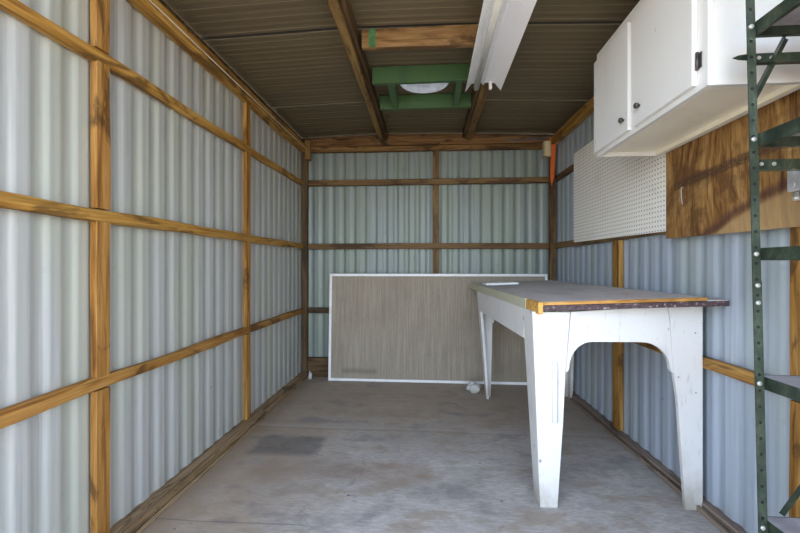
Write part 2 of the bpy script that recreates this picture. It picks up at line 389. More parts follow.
# ------------------------------------------------------------------ shell
XL = -1.255                                  # inner face of the left framing
def XR(y): return 1.243 - .029 * (y - 1.4)   # inner face of the right framing (the shed narrows slightly)
YB = 3.83; Y0 = .50; PER = .107; WA = .0052
def corr(t, amp=.009):
    s = math.sin(2 * math.pi * t) + .45
    return amp * math.tanh(1.7 * s) + amp * .12 * math.sin(6 * math.pi * t + .6)
def wave(a0, a1, ph, amp, n=12):
    k = int((a1 - a0) / PER * n); return [(a0 + (a1 - a0) * i / k, corr((a0 + (a1 - a0) * i / k - ph) / PER, amp)) for i in range(k + 1)]
def zr(x):
    pts = [(-1.6, 2.400), (-1.3, 2.412), (-.5, 2.437), (.1, 2.43), (.5, 2.417), (1.15, 2.392), (1.6, 2.37)]
    for (a, za), (b, zb) in zip(pts, pts[1:]):
        if x <= b: return za + (zb - za) * (x - a) / (b - a)
    return pts[-1][1]
def corr_wall(name, prof, place, mat):
    th = .0015; mb = MB()
    poly = [(a, c) for a, c in prof] + [(a, c - th) for a, c in reversed(prof)]
    mb.prism(poly, lambda a, c: place(a, c, .0), lambda a, c: place(a, c, None), True)
    ob = mb.build(name, mat); struct(ob)
    m = ob.modifiers.new('es', 'EDGE_SPLIT'); m.split_angle = math.radians(60)
    return ob
corr_wall('wall_left', wave(Y0, YB + .045, .045, WA), lambda a, c, z: (XL - .036 + c, a, 2.335 if z is None else z), 'sheet_left')
corr_wall('wall_right', wave(Y0, YB + .045, .02, WA), lambda a, c, z: (XR(a) + .036 - c, a, 2.335 if z is None else z), 'sheet_right')
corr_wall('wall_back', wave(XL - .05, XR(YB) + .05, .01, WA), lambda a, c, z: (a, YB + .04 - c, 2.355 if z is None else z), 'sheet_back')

# roof: three lapped corrugated sheets, gently arched, with a round vent hole
def roof_sheet(mb, y0, y1, dz0, dz1):
    prof = []; k0 = math.floor(y0 / PER)
    ys = {y0, y1}; y1r = y1
    for k in range(int(k0) - 1, int(y1 / PER) + 2):
        for f in (0., .30, .365, .515, .58, .80, .825, .845, .86):
            ys.add(k * PER + f * PER)
    ys = sorted(q for q in ys if y0 <= q <= y1)
    def h(y):
        t = (y / PER) % 1.
        if .30 < t < .58: return -.0014 if .36 < t < .52 else 0.
        if .80 < t < .86: return -.0022 if .82 < t < .85 else 0.
        return 0.
    prof = [(y, h(y) + dz0 + (dz1 - dz0) * (y - y0) / (y1 - y0)) for y in ys]
    poly = prof + [(y, z + .003) for y, z in reversed(prof)]
    xs = [-1.42 + 2.82 * i / 24 for i in range(25)]
    mb.loft([[(x, y, zr(x) + z) for y, z in poly] for x in xs])
VC = (-.04, 2.80); VR = .175
mb = MB(); roof_sheet(mb, Y0 - .06, 1.200, .0, .0); roof_sheet(mb, 1.212, 2.145, .0, .0)
roof_sheet(mb, 2.172, 3.109, .0, .0); roof_sheet(mb, 3.131, YB + .17, .0, .0)
roof = mb.build('ceiling', 'roof'); struct(roof)
cut = MB().prism([(VC[0] + VR * math.cos(a * math.pi / 20), VC[1] + VR * math.sin(a * math.pi / 20)) for a in range(40)],
                 lambda x, y: (x, y, 2.2), lambda x, y: (x, y, 2.7)).build('cutter', 'roof')
bo = roof.modifiers.new('b', 'BOOLEAN'); bo.object = cut; bo.operation = 'DIFFERENCE'; bo.solver = 'EXACT'; bo.use_self = True
dg = bpy.context.evaluated_depsgraph_get(); me = bpy.data.meshes.new_from_object(roof.evaluated_get(dg))
roof.modifiers.clear(); roof.data = me; bpy.data.objects.remove(cut)

# black strips added above the sheet gaps, standing in for their shade
for i, (yy, ww) in enumerate(((1.206, .03), (2.158, .035), (3.1205, .03))):
    mb = MB(); xs = [-1.42 + 2.82 * k / 24 for k in range(25)]
    mb.loft([[(x, yy - ww, zr(x) + .010), (x, yy + ww, zr(x) + .010), (x, yy + ww, zr(x) + .014), (x, yy - ww, zr(x) + .014)] for x in xs])
    struct(mb.build('trim_%d' % (i + 1), 'black'))
struct(MB().box(-1.318, -1.306, Y0, YB + .07, 2.20, 2.405).build('trim_4', 'darkwood'))  # boards closing the eaves, added to keep daylight from leaking in
mb = MB(); mb.loft([[(XR(y) + .052, y, 2.2), (XR(y) + .064, y, 2.2), (XR(y) + .064, y, 2.382), (XR(y) + .052, y, 2.382)] for y in (Y0, YB + .07)])
struct(mb.build('trim_5', 'darkwood'))
mb = MB(); mb.loft([[(x, YB + .072, 2.2), (x, YB + .084, 2.2), (x, YB + .084, zr(x) - .004), (x, YB + .072, zr(x) - .004)] for x in [-1.318 + 2.55 * k / 24 for k in range(25)]])
struct(mb.build('trim_6', 'darkwood'))
# floor slab
struct(MB().box(-1.42, 1.42, .40, 4.0, -.1, 0).build('floor', 'floor'))
g = MB().box(-30, 30, -30, 30, -.16, -.105).build('ground', 'gravel'); struct(g)

# roof vent
v = empty('roof_vent', (VC[0], VC[1], 2.43), 'white round roof vent glowing with daylight behind green boards', 'vent')
def ring(r, z, n=40): return [(VC[0] + r * math.cos(2 * math.pi * a / n), VC[1] + r * math.sin(2 * math.pi * a / n), z) for a in range(n)]
rs = [ring(VR - .001, 2.415), ring(VR - .001, 2.50)]
MB().loft([ring(VR - .001, 2.418), ring(VR - .001, 2.50), ring(VR + .002, 2.50), ring(VR + .002, 2.418), ring(VR - .001, 2.418)], True, cap=False).build('vent_collar', 'galv', v, (VC[0], VC[1], 2.43))
MB().loft([ring(VR + .01, 2.50), ring(VR * .97, 2.54), ring(VR * .75, 2.585), ring(VR * .4, 2.605), ring(.004, 2.61)], True, cap=True).build('vent_dome', 'dome', v, (VC[0], VC[1], 2.43))

# ------------------------------------------------------------------ left wall framing
RT = .028                                     # framing thickness
zl = [(1.90, 1.93), (1.296, 1.30), (.648, .662)]   # rail heights near / far
nm = ['upper', 'middle', 'lower']
RH = .048
for i, (za, zb) in enumerate(zl):
    plank('wall_rail', (XL - RT / 2, Y0 + .02, za - .012 * (i == 0)), (XL - RT / 2, YB - .045, zb), RH, RT, 'pine' , seed=i + 1, wob=.004,
          label=f'{nm[i]} horizontal wooden rail running along the left metal wall', cat='rail')
def stud(x, y, zt, w, mat, gz, seed, label, axis='x', zb=.045, t=RT):
    up = (0, 1, 0) if axis == 'x' else (1, 0, 0)
    gaps = [(a - RH / 2 - zb - .001, a + RH / 2 - zb + .001) for a in gz]
    return plank('wall_stud', (x, y, zb), (x, y, zt), w, t, mat, up=up, seed=seed, gaps=gaps, wob=.003, label=label, cat='stud')
def zat(i, y): a, b = zl[i]; return a + (b - a) * (y - Y0) / (YB - Y0)
for k, (y, lab) in enumerate(((1.412, 'golden wooden stud, nearest upright on the left wall with scorched lower part'),
                              (2.62, 'wooden stud halfway along the left wall, between near stud and back corner'))):
    stud(XL - RT / 2, y, 2.228, .064, 'pine', [zat(2, y), zat(1, y), zat(0, y)], 11 + k, lab)
plank('corner_post', (XL + .012, YB - .018, .047), (XL + .012, YB - .018, 2.245), .042, .055, 'darkwood', up=(0, 1, 0), seed=20,
      label='dark wooden post in the back left corner', cat='post')
plank('top_plate', (XL + .0055, Y0, 2.262), (XL + .0055, YB - .045, 2.262), .066, .07, 'pine', seed=31, wob=.007,
      label='heavy wooden plate along the top of the left wall under the roof', cat='beam')
plank('sill_board', (XL + .003, Y0, .0215), (XL + .003, YB - .05, .0215), .042, .084, 'sill_tan', seed=33, wob=.001,
      label='dusty wooden sill along the foot of the left wall', cat='board')
plank('sill_batten', (XL + .060, Y0, .0075), (XL + .060, 2.72, .0075), .012, .012, 'sill_tan', seed=34, wob=.001,
      label='thin loose wooden batten lying beside the left sill', cat='batten')
# cord
pts = [(-1.207, 1.2 + (3.74 - 1.2) * i / 20, 2.252 - .004 * math.sin(math.pi * i / 20)) for i in range(21)]
tag(MB().tube(pts, .0028, 6).build('cord', 'cord'), 'thin white cord stretched along the top left wooden plate', 'cord')

# ------------------------------------------------------------------ right wall framing
def rp(y, dz=0): return XR(y) + RT / 2
zrr = [(1.965, 1.925), (1.292, 1.297), (.664, .668)]
for i, (za, zb) in enumerate(zrr):
    plank('wall_rail', (rp(Y0), Y0, za), (rp(YB - .05), YB - .05, zb), .05, RT, 'pine' if i == 2 else 'pine2', seed=41 + i, wob=.003,
          label=['uppermost horizontal wooden rail on the right wall, above the pegboard',
                 'wooden rail on the right wall showing under the pegboard edge',
                 'low wooden rail on the right wall passing behind the white table'][i], cat='rail')
def rstud(y, seed, lab, mat):
    gz = [zrr[2][0], zrr[1][0] + .004, zrr[0][0]]
    gaps = [(a - .026 - .045, a + .026 - .045) for a in gz]
    return plank('wall_stud', (rp(y), y, .045), (rp(y), y, 2.262), .09, RT, mat, up=(0, 1, 0), seed=seed, gaps=gaps, wob=.003, label=lab, cat='stud')
rstud(2.645, 51, 'wooden stud on the right wall below the pegboard, seen under the table arch', 'pine')
rstud(1.41, 52, 'wooden stud on the right wall behind the green metal shelving', 'pine')
plank('corner_post', (XR(YB) - .012, YB - .018, .047), (XR(YB) - .012, YB - .018, 2.24), .042, .055, 'pine2', up=(0, 1, 0), seed=21,
      label='wooden post in the back right corner beside the orange strap', cat='post')
plank('top_plate', (XR(Y0) - .005, Y0, 2.305), (XR(YB) - .005, YB - .045, 2.283), .07, .06, 'pine', seed=61, wob=.004,
      label='wooden plate along the top of the right wall above the pegboard', cat='beam')
plank('sill_board', (XR(Y0) + .035, Y0, .018), (XR(YB) + .025, YB - .05, .018), .034, .075, 'sill', seed=62, wob=.001,
      label='dusty brown wooden sill along the foot of the right wall', cat='board')
plank('sill_batten', (XR(Y0) - .012, Y0, .012), (XR(YB) - .022, 3.3, .012), .020, .012, 'sill', seed=63, wob=.0015,
      label='thin pale edged batten beside the right sill', cat='batten')

# ------------------------------------------------------------------ back wall framing
xl, xr = XL + .04, XR(YB) - .04
for i, (z, mat) in enumerate(((1.933, 'pine2'), (1.303, 'pine2'), (.662, 'darkwood'))):
    plank('wall_rail', (xl + .003, YB - .0, z), (xr - .003, YB - .0, z - .006), .054, .04, mat, seed=71 + i, wob=.0015,
          label=['highest wooden rail across the back wall', 'middle wooden rail across the back wall above the leaning board',
                 'lowest wooden rail across the back wall, mostly hidden by the leaning board'][i], cat='rail')
gaps = [(a - .029 - .2, a + .029 - .2) for a in (.659, 1.300, 1.930)]
plank('wall_stud', (.058, YB, .2), (.058, YB, 2.232), .06, .04, 'pine2', up=(1, 0, 0), seed=75, gaps=gaps, wob=.002,
      label='slim wooden stud in the middle of the back wall', cat='stud')
plank('sill_board', (xl, YB - .002, .098), (xr, YB - .002, .098), .19, .036, 'darkwood', seed=76, wob=.001,
      label='wide dark wooden board along the foot of the back wall', cat='board')
plank('header_strip', (xl, YB - .004, 2.262), (xr, YB - .004, 2.250), .05, .046, 'header', seed=77, wob=.001,
      label='thin lower board of the header across the back wall', cat='board')
mb = MB(); rings = []
for i in range(31):
    x = xl + (xr - xl) * i / 30; top = 2.362 + .028 * math.sin(math.pi * (i / 30) ** .85) - .035 * max(0, i / 30 - .7) / .3
    bot = 2.2905 - .008 * i / 30
    n = mnoise.noise(Vector((x * 3, 2, 1))) * .002
    rings.append([(x, YB - .025, bot), (x, YB + .018, bot), (x, YB + .018, top + n), (x, YB - .025, top + n)])
hb = mb.loft(rings).build('header_board', 'header', origin=(xl, YB, 2.3))
tag(hb, 'stained wooden header with bowed top across the back wall under the roof', 'beam')
# split, rotten knot hole in the header
mb = MB()
poly = [(.70, 2.312), (.78, 2.322), (.86, 2.318), (.95, 2.330), (1.05, 2.332), (1.10, 2.324), (1.10, 2.300), (1.0, 2.303), (.9, 2.300), (.82, 2.297), (.75, 2.303)]
mb.prism(poly, lambda x, z: (x, YB - .0275, z), lambda x, z: (x, YB - .024, z))
mb.build('rotten_split', 'screw', hb, (xl, YB, 2.3))
tag(plank('corner_block', (XL + .055, YB - .062, 2.150), (XL + .055, YB - .062, 2.335), .05, .06, 'header', up=(1, 0, 0), seed=81),
    'short brown wooden block at the top of the back left corner', 'block')
tag(plank('corner_block', (1.098, YB - .055, 2.135), (1.098, YB - .055, 2.275), .062, .06, 'palewood', up=(1, 0, 0), seed=82, wob=.0005),
    'small pale yellow wooden block at the top of the back right corner', 'block')
# orange strap
y = 3.765
poly = [(1.128, 2.27), (1.150, 2.315), (1.205, 2.335), (1.200, 2.27), (1.185, 2.05), (1.178, 1.93), (1.160, 1.86), (1.146, 1.93), (1.150, 2.12), (1.138, 2.22)]
mb = MB().prism(poly, lambda x, z: (x - .018, y, z), lambda x, z: (x - .018, y + .004, z))
tag(mb.build('hanging_strap', 'orange', origin=(1.16, y, 1.86)), 'bright orange strap hanging down the back right corner post', 'strap')

# ------------------------------------------------------------------ roof beams
ba = plank('roof_beam', (-.438, Y0, 2.3745), (-.466, YB - .03, 2.3745), .109, .048, 'beam', seed=91, wob=.003,
      label='long rough roof beam left of the green vent frame', cat='beam')
bbm = plank('roof_beam', (.378, Y0, 2.374), (.378, YB - .03, 2.366), .096, .062, 'beam', seed=92, wob=.003,
      label='roof beam carrying the white fluorescent fixture', cat='beam')
for bm_, ya, yb in ((ba, -.0275, -.052), (bbm, .0345, .062)):
    mb = MB(); L = YB - .03 - Y0; n = 28; rings = []
    for i in range(n + 1):
        x = L * i / n; k = mnoise.noise(Vector((x * 3, ya * 50, 2))) * .006
        a, b = sorted((ya, yb)); rings.append([(x, a, -.034 + k), (x, b, -.030 + k * .6), (x, b, .050), (x, a, .050)])
    o = mb.loft(rings).build('side_board', 'darkwood', bm_); o['label'] = 'dark weathered board along the side of the beam'
bb = plank('cross_board', (-.380, 2.172, 2.372), (.312, 2.172, 2.372), .105, .036, 'blockboard', seed=93, wob=.003, seg=.05,
      label='chipped brown board fixed between roof beams in front of the vent', cat='board')
mk = MB().box(.040, .078, -.0215, -.0165, -.05, .05).build('paint_mark', 'greenpaint', bb); mk['label'] = 'green painted stripe on brown board'
vf = empty('vent_frame', (-.04, 2.78, 2.33), 'green painted wooden frame around the roof vent opening', 'frame')
plank('frame_board', (-.382, 2.585, 2.372), (.313, 2.585, 2.372), .108, .036, 'greenwood', seed=94, parent=vf, wob=.001)
plank('frame_board', (-.386, 3.02, 2.372), (.313, 3.02, 2.372), .104, .036, 'greenwood', seed=95, parent=vf, wob=.001)
for x0, s in ((-.268, 96), (.196, 97)):
    plank('frame_strut', (x0, 2.605, 2.372), (x0 + .0, 3.0, 2.372), .10, .044, 'greenwood', seed=s, parent=vf, wob=.001)

# ------------------------------------------------------------------ fluorescent fixture
FX = .3425; FE = 2.56; F0 = .95
lf = empty('fluorescent_light', (FX, FE, 2.32), 'white fluorescent batten light with one bare tube under the roof beam', 'light')
prof = [(-.114, 2.238), (-.112, 2.236), (-.073, 2.286), (-.013, 2.290), (0, 2.274), (.013, 2.290), (.073, 2.286), (.112, 2.236), (.114, 2.238),
        (.076, 2.291), (.045, 2.292), (.045, 2.317), (-.045, 2.317), (-.045, 2.292), (-.076, 2.291)]
MB().prism(prof, lambda x, z: (FX + x, F0, z), lambda x, z: (FX + x, FE, z)).build('reflector', 'fixture', lf, (FX, FE, 2.32))
for x, full in ((-.046, True), (.046, False)):
    MB().box(FX + x - .009, FX + x + .009, FE - .018, FE + .008, 2.243, 2.29).build('tube_socket', 'socket', lf, (FX, FE, 2.32), bevel=.003)
    MB().box(FX + x - .009, FX + x + .009, F0, F0 + .02, 2.243, 2.29).build('tube_socket', 'socket', lf, (FX, FE, 2.32), bevel=.003)
MB().tube([(FX - .046, F0 + .02, 2.252), (FX - .046, FE - .018, 2.252)], .019, 20).build('fluorescent_tube', 'tube', lf, (FX, FE, 2.32))

# ------------------------------------------------------------------ leaning board on the back wall
def lean(x, z, off=0.):      # points on the board's front face; leans back towards the wall
    return (x, 3.685 + .055 * z - off, z + .005)
lb = empty('leaning_board', (.06, 3.70, 0.), 'large brown board in a white metal frame leaning on the back wall', 'board')
LX0, LX1, LH = -.975, 1.095, 1.025
MB().prism([(LX0 + .01, .012), (LX1 - .01, .012), (LX1 - .01, LH - .012), (LX0 + .01, LH - .012)], lambda x, z: lean(x, z), lambda x, z: lean(x, z, -.01)).build('panel', 'screen', lb, (.06, 3.70, 0.))
mb = MB(); W = .024
for a, b, c, d in ((LX0, LX1, 0, W), (LX0, LX1, LH - W, LH), (LX0, LX0 + W, W, LH - W), (LX1 - W, LX1, W, LH - W)):
    mb.prism([(a, c), (b, c), (b, d), (a, d)], lambda x, z: lean(x, z, .006), lambda x, z: lean(x, z, -.014))
mb.build('board_frame', 'screenframe', lb, (.06, 3.70, 0.), bevel=.002)

# ------------------------------------------------------------------ table
TB = (.83, 2.65, 0.)
tb = empty('work_table', TB, 'tall white painted wooden table with arched end and dusty grey top', 'table')
def front(x, z, d=0.):       # front end plane (right end slightly further away)
    return (x, 1.822 + .038 * (x - .47) / .76 + d, z)
def backp(x, z, d=0.): return (x, 3.36 + .060 * (x - .47) / .74 + d, z)
BT = .022
def leg(pl, sgn, poly, side_poly, xs, nm='leg'):
    mb = MB(); mb.prism(poly, lambda x, z: pl(x, z, 0.), lambda x, z: pl(x, z, BT * sgn))
    # side board, its outer face flush with the front board's outer edge
    def sd(dy, z, off):
        t = z / .895; x = xs[1] + (xs[0] - xs[1]) * t
        return (x + off, pl(x, z)[1] + sgn * (BT + dy), z)
    o = BT if xs[2] > 0 else -BT
    mb.prism(side_poly, lambda dy, z: sd(dy, z, 0.), lambda dy, z: sd(dy, z, o))
    return mb.build(nm, 'tablewhite', tb, TB, bevel=.002)
ZT = .893
def flpoly(a): return a
FL = [(.466, .893), (.501, .0), (.580, .0), (.606, .40), (.616, .615), (.637, .893)]
FR = [(1.228, .925), (1.228, .0), (1.152, .0), (1.118, .49), (1.100, .618), (1.078, .925)]
side = [(0, 0), (.085, 0), (.155, .72), (.155, .893), (0, .893)]
side_s = [(0, 0), (.06, 0), (.11, .72), (.11, .893), (0, .893)]
leg1 = leg(front, 1, FL, side, (.466, .501, 1))
leg(front, 1, FR, side, (1.228, 1.228, -1))
BL = [(.395, .893), (.468, .0), (.512, .0), (.525, .62), (.535, .893)]
BR = [(1.181, .893), (1.181, .0), (1.139, .0), (1.109, .62), (1.091, .893)]
leg(backp, -1, BL, side_s, (.395, .468, 1))
leg(backp, -1, BR, side_s, (1.181, 1.181, -1))
def arch(x0a, x1a, x0t, x1t, zt0, zt1, xc0, xc1, zlow, ztop):
    p = [(x0t, zt0), (x0a, zlow)]
    p += [(x0a + .010, zlow + .006)]
    n = 9
    for i in range(n + 1):
        a = math.pi / 2 * i / n
        p.append((x0a + .016 + (xc0 - x0a - .016) * (1 - math.cos(a)), zlow + .02 + (ztop - zlow - .02) * math.sin(a)))
    for i in range(n + 1):
        a = math.pi / 2 * (1 - i / n)
        p.append((x1a - .016 - (x1a - .016 - xc1) * (1 - math.cos(a)), zlow + .02 + (ztop - zlow - .02) * math.sin(a)))
    p += [(x1a - .010, zlow + .006), (x1a, zlow), (x1t, zt1)]
    return p
AP = arch(.617, 1.099, .6405, 1.0745, .893, .921, .735, .955, .617, .757)
MB().prism(AP, lambda x, z: front(x, z, .001), lambda x, z: front(x, z, BT - .001)).build('end_apron', 'tablewhite', tb, TB)
APb = arch(.526, 1.108, .536, 1.090, .893, .893, .64, 1.0, .62, .757)
MB().prism(APb, lambda x, z: backp(x, z, -.001), lambda x, z: backp(x, z, -BT + .001)).build('end_apron', 'tablewhite', tb, TB)
y0, y1 = front(.47, 0)[1] + BT + .1565, backp(.47, 0)[1] - BT - .1115
for xa, xb, lab in ((.4685, .400, 1), (1.224, 1.164, -1)):
    o = BT * lab; z0, z1 = .742, .892
    MB().hexa([(xa, y0, z0), (xa + o, y0, z0), (xb + o, y1, z0), (xb, y1, z0), (xa, y0, z1), (xa + o, y0, z1), (xb + o, y1, z1), (xb, y1, z1)]).build('side_apron', 'tablewhite', tb, TB)
# cleat stick on the front left leg
def cl(z, r): return [front(.567 + r * math.cos(a), z, -.0 - abs(r) * max(0, math.sin(a)) * 1.4) for a in [math.pi * k / 8 for k in range(9)]]
MB().loft([cl(.390, .011), cl(.396, .0135), cl(.655, .0135), cl(.664, .010), cl(.668, .004)], True).build('leg_cleat', 'tablewhite', tb, TB)
for x, z in ((1.195, .80), (1.197, .53), (1.12, .60)):
    MB().tube([front(x, z, -.0012), front(x, z, .002)], .003, 8).build('screw', 'screw', tb, TB)
# top: lower dark board, upper grey sheet with raw wood edge, cream side trim
def top(u, v, z):            # u 0..1 left-right, v 0..1 front-back
    xL = .482 + (.362 - .482) * v; xR = 1.257 + (1.150 - 1.257) * v
    yF = 1.795 + (1.745 - 1.795) * u; yBk = 3.60 + .0 * u
    zz = (.002 + .034 * u) * (1 - v) + (.014 + .030 * u) * v
    return (xL + (xR - xL) * u, yF + (yBk - yF) * v, z + zz)
def slab(u0, u1, v0, v1, z0, z1):
    return MB().hexa([top(u0, v0, z0), top(u1, v0, z0), top(u1, v1, z0), top(u0, v1, z0), top(u0, v0, z1), top(u1, v0, z1), top(u1, v1, z1), top(u0, v1, z1)])
slab(.026, 1., 0, 1, .8975, .920).build('table_board', 'darkedge', tb, TB)
slab(.026, .893, .012, 1, .921, .937).build('top_sheet', 'top', tb, TB)
o = slab(.027, .893, .0, .0115, .9225, .936).build('front_edge_strip', 'edgewood', tb, TB); o['label'] = 'raw orange wooden edge strip'
o = slab(.8935, 1., .0, 1, .9205, .9235).build('top_dust', 'top', tb, TB)
o['label'] = 'bare grey strip of the lower board'
o.name = 'board_surface'
o = slab(0, .025, .1, 1, .887, .938).build('side_trim', 'cream', tb, TB); o['label'] = 'cream painted side trim'
o = slab(0, .025, -.006, .093, .884, .937).build('trim_end', 'edgewood', tb, TB); o['label'] = 'bare orange end of the trim'
# strip lying on the table
ws = slab(.055, .37, .72, .80, .940, .955); tag(ws.build('wooden_strip', 'strip', origin=top(.2, .76, .9375)), 'small flat white strip lying on the far end of the table', 'strip')

# ------------------------------------------------------------------ rock on the floor
def blob(c, r, seed, squash=.8):
    bm = bmesh.new(); bmesh.ops.create_icosphere(bm, subdivisions=3, radius=1)
    for vt in bm.verts:
        n = mnoise.noise(vt.co * 1.4 + Vector((seed, 0, 0))) * .45 + mnoise.noise(vt.co * 4 + Vector((seed, 3, 0))) * .18
        vt.co = vt.co * (1 + n)
    zmin = min(vt.co.z for vt in bm.verts)
    mb = MB(); 
    for vt in bm.verts: mb.v.append(Vector((c[0] + vt.co.x * r, c[1] + vt.co.y * r, c[2] + max(0, (vt.co.z - zmin * .8)) * r * squash)))
    for f in bm.faces: mb.f.append([q.index for q in f.verts]); mb.sm.append(False)
    bm.free(); return mb
tag(blob((.375, 3.44, 0.), .055, 4.2).build('rock', 'rock', origin=(.375, 3.44, 0)), 'small pale crumpled rock on floor in front of leaning board', 'rock')
tag(blob((XL + .085, 3.74, 0.), .018, 1.3, 2.2).build('debris_lump', 'rock', origin=(XL + .085, 3.74, 0)), 'tiny pale scrap in the back left floor corner', 'debris')

# ------------------------------------------------------------------ pegboard and plywood on the right wall
def onwall(y, z, d): return (XR(y) - d, y, z)
pg = MB()
pg.prism([(2.110, 1.282), (3.31, 1.298), (3.31, 2.025), (2.110, 2.030)], lambda y, z: onwall(y, z, .001), lambda y, z: onwall(y, z, .008))
tag(pg.build('pegboard', 'peg'), 'white perforated pegboard hanging on the right wall', 'pegboard')
pw = MB()
pw.prism([(.80, 1.225), (2.102, 1.243), (2.102, 2.10), (.80, 2.10)], lambda y, z: onwall(y, z, .001), lambda y, z: onwall(y, z, .014))
tag(pw.build('plywood_board', 'ply'), 'brown stained plywood board fixed on the right wall below cabinet', 'board')
# hook on plywood
x = XR(1.97) - .0145
tag(MB().tube([(x + .001, 1.97, 1.478), (x - .008, 1.97, 1.480), (x - .011, 1.969, 1.465), (x - .009, 1.968, 1.42), (x - .005, 1.967, 1.398)], .0022, 8).build('hook', 'shelfgrey', origin=(x, 1.97, 1.44)),
    'small metal hook hanging on the stained plywood', 'hook')
# electrical box
ex = XR(1.31) - .018
eb = empty('electrical_box', (ex, 1.38, 1.36), 'square galvanised electrical box on plywood behind the metal shelving', 'electrical box')
MB().box(ex - .036, ex, 1.31, 1.402, 1.347, 1.432).build('box_body', 'galv', eb, (ex, 1.38, 1.36), bevel=.003)
for a, b in ((1.385, 1.415), (1.335, 1.415), (1.385, 1.370), (1.335, 1.370)):
    MB().tube([(ex - .0385, a, b), (ex - .035, a, b)], .012, 16).build('knockout', 'galv', eb, (ex, 1.38, 1.36))
MB().tube([(ex - .02, 1.385, 1.345), (ex - .02, 1.385, 1.333), (ex - .02, 1.385, 1.332), (ex - .02, 1.385, 1.318)], [.008, .008, .011, .011], 12).build('conduit_fitting', 'bolt', eb, (ex, 1.38, 1.36))

# ------------------------------------------------------------------ wall cabinet
CX, CY0, CY1, CZ0, CZ1 = .885, 1.318, 2.150, 1.680, 2.225
CXW = XR(1.75) - .024
co = (CX, (CY0 + CY1) / 2, CZ0)
cb = empty('wall_cabinet', co, 'white two door wall cabinet hung high on the right wall', 'cabinet')
mb = MB()
mb.box(CX + .018, CXW, CY0, CY0 + .016, CZ0, CZ1); mb.box(CX + .018, CXW, CY1 - .016, CY1, CZ0, CZ1)
mb.box(CX + .018, CXW, CY0 + .0165, CY1 - .0165, CZ1 - .016, CZ1 - .0005); mb.box(CXW - .012, CXW - .0005, CY0 + .0165, CY1 - .0165, CZ0 + .002, CZ1 - .017)
mb.build('cabinet_body', 'cabwhite', cb, co)
o = MB().box(CX + .019, CXW - .013, CY0 + .017, CY1 - .017, CZ0 + .020, CZ0 + .034).build('bottom_panel', 'cabcream', cb, co); o['label'] = 'cream underside panel'
o = MB().box(CXW - .034, CXW - .0125, CY0 + .017, CY1 - .017, CZ0 + .0005, CZ0 + .0195).build('mounting_cleat', 'cabcream', cb, co)
mb = MB()   # face frame
for a, b, c, d in ((CY0, CY1, CZ0, CZ0 + .03), (CY0, CY1, CZ1 - .06, CZ1), (CY0, CY0 + .05, CZ0 + .03, CZ1 - .06), (CY1 - .03, CY1, CZ0 + .03, CZ1 - .06), (1.735, 1.795, CZ0 + .03, CZ1 - .06)):
    mb.box(CX, CX + .0175, a, b, c, d)
mb.build('face_frame', 'cabwhite', cb, co)
DZ0, DZ1 = CZ0 + .020, CZ1 - .048
for (a, b, kn, hz) in ((1.365, 1.742, 1.690, True), (1.788, 2.143, 1.822, False)):
    d = MB().box(CX - .018, CX - .0008, a, b, DZ0, DZ1).build('door', 'cabwhite', cb, co, bevel=.002)
    kz = DZ0 + .068 if hz else DZ0 + .056
    MB().tube([(CX - .0175, kn, kz), (CX - .026, kn, kz), (CX - .027, kn, kz), (CX - .036, kn, kz), (CX - .040, kn, kz)], [.005, .005, .011, .012, .007], 16).build('knob', 'bronze', d, co)
    if hz:
        mb = MB().tube([(CX - .0065, a - .0065, 1.748), (CX - .0065, a - .0065, 1.806)], .005, 10)
        mb.box(CX - .0035, CX - .0008, a - .022, a - .004, 1.752, 1.802)
        mb.build('hinge', 'iron', d, co)

# ------------------------------------------------------------------ green metal shelving
PX, PY = .956, 1.205
SX1, SY0 = 1.195, .55
so = (PX, PY, 0.)
sv = empty('metal_shelving', so, 'green slotted angle metal shelving unit at the right edge', 'shelving')
A = .030; T = .0022; LEAN = -.022
def post(x, y, sx, sy, ztop=2.12, name='post'):
    """L section; sx/sy = directions in which the flanges run; slight lean like the real one"""
    mb = MB()
    def bx(x0, x1, y0, y1, z0, z1):
        x0, x1 = sorted((x0, x1)); y0, y1 = sorted((y0, y1)); a = LEAN * z0; b = LEAN * z1
        mb.hexa([(x0 + a, y0, z0), (x1 + a, y0, z0), (x1 + a, y1, z0), (x0 + a, y1, z0), (x0 + b, y0, z1), (x1 + b, y0, z1), (x1 + b, y1, z1), (x0 + b, y1, z1)])
    bx(x, x + sx * A, y, y + sy * T, 0, ztop); bx(x + 0 * sx, x + sx * T, y + sy * T, y + sy * A, 0, ztop)
    if name == 'post' and sx > 0 and sy > 0:
        bx(x - .0015, x + A + .0015, y - .0014, y - .0001, 0, 1.058)
    ob = mb.build(name, 'rackpost', sv, (x + sx * A / 2, y, 0)); ob.rotation_euler = (0, 0, 0)
    return ob
# far left post: front flange faces the camera, side flange behind it on the right (as seen)
mb = MB()
def lbox(mb, x0, x1, y0, y1, z0, z1):
    a = LEAN * z0; b = LEAN * z1
    mb.hexa([(x0 + a, y0, z0), (x1 + a, y0, z0), (x1 + a, y1, z0), (x0 + a, y1, z0), (x0 + b, y0, z1), (x1 + b, y0, z1), (x1 + b, y1, z1), (x0 + b, y1, z1)])
lbox(mb, PX, PX + .021, PY, PY + T, 0, 2.12); lbox(mb, PX + .021, PX + .021 + T, PY, PY + .030, 0, 2.12)
lbox(mb, PX + .021 + T, PX + .037, PY + .026, PY + .026 + T, 0, 2.12)
lbox(mb, PX - .001, PX + .0235, PY - .0016, PY - .0001, 0, 1.058)
p = mb.build('post', 'rackpost', sv, (PX + .0105, PY, 0.))
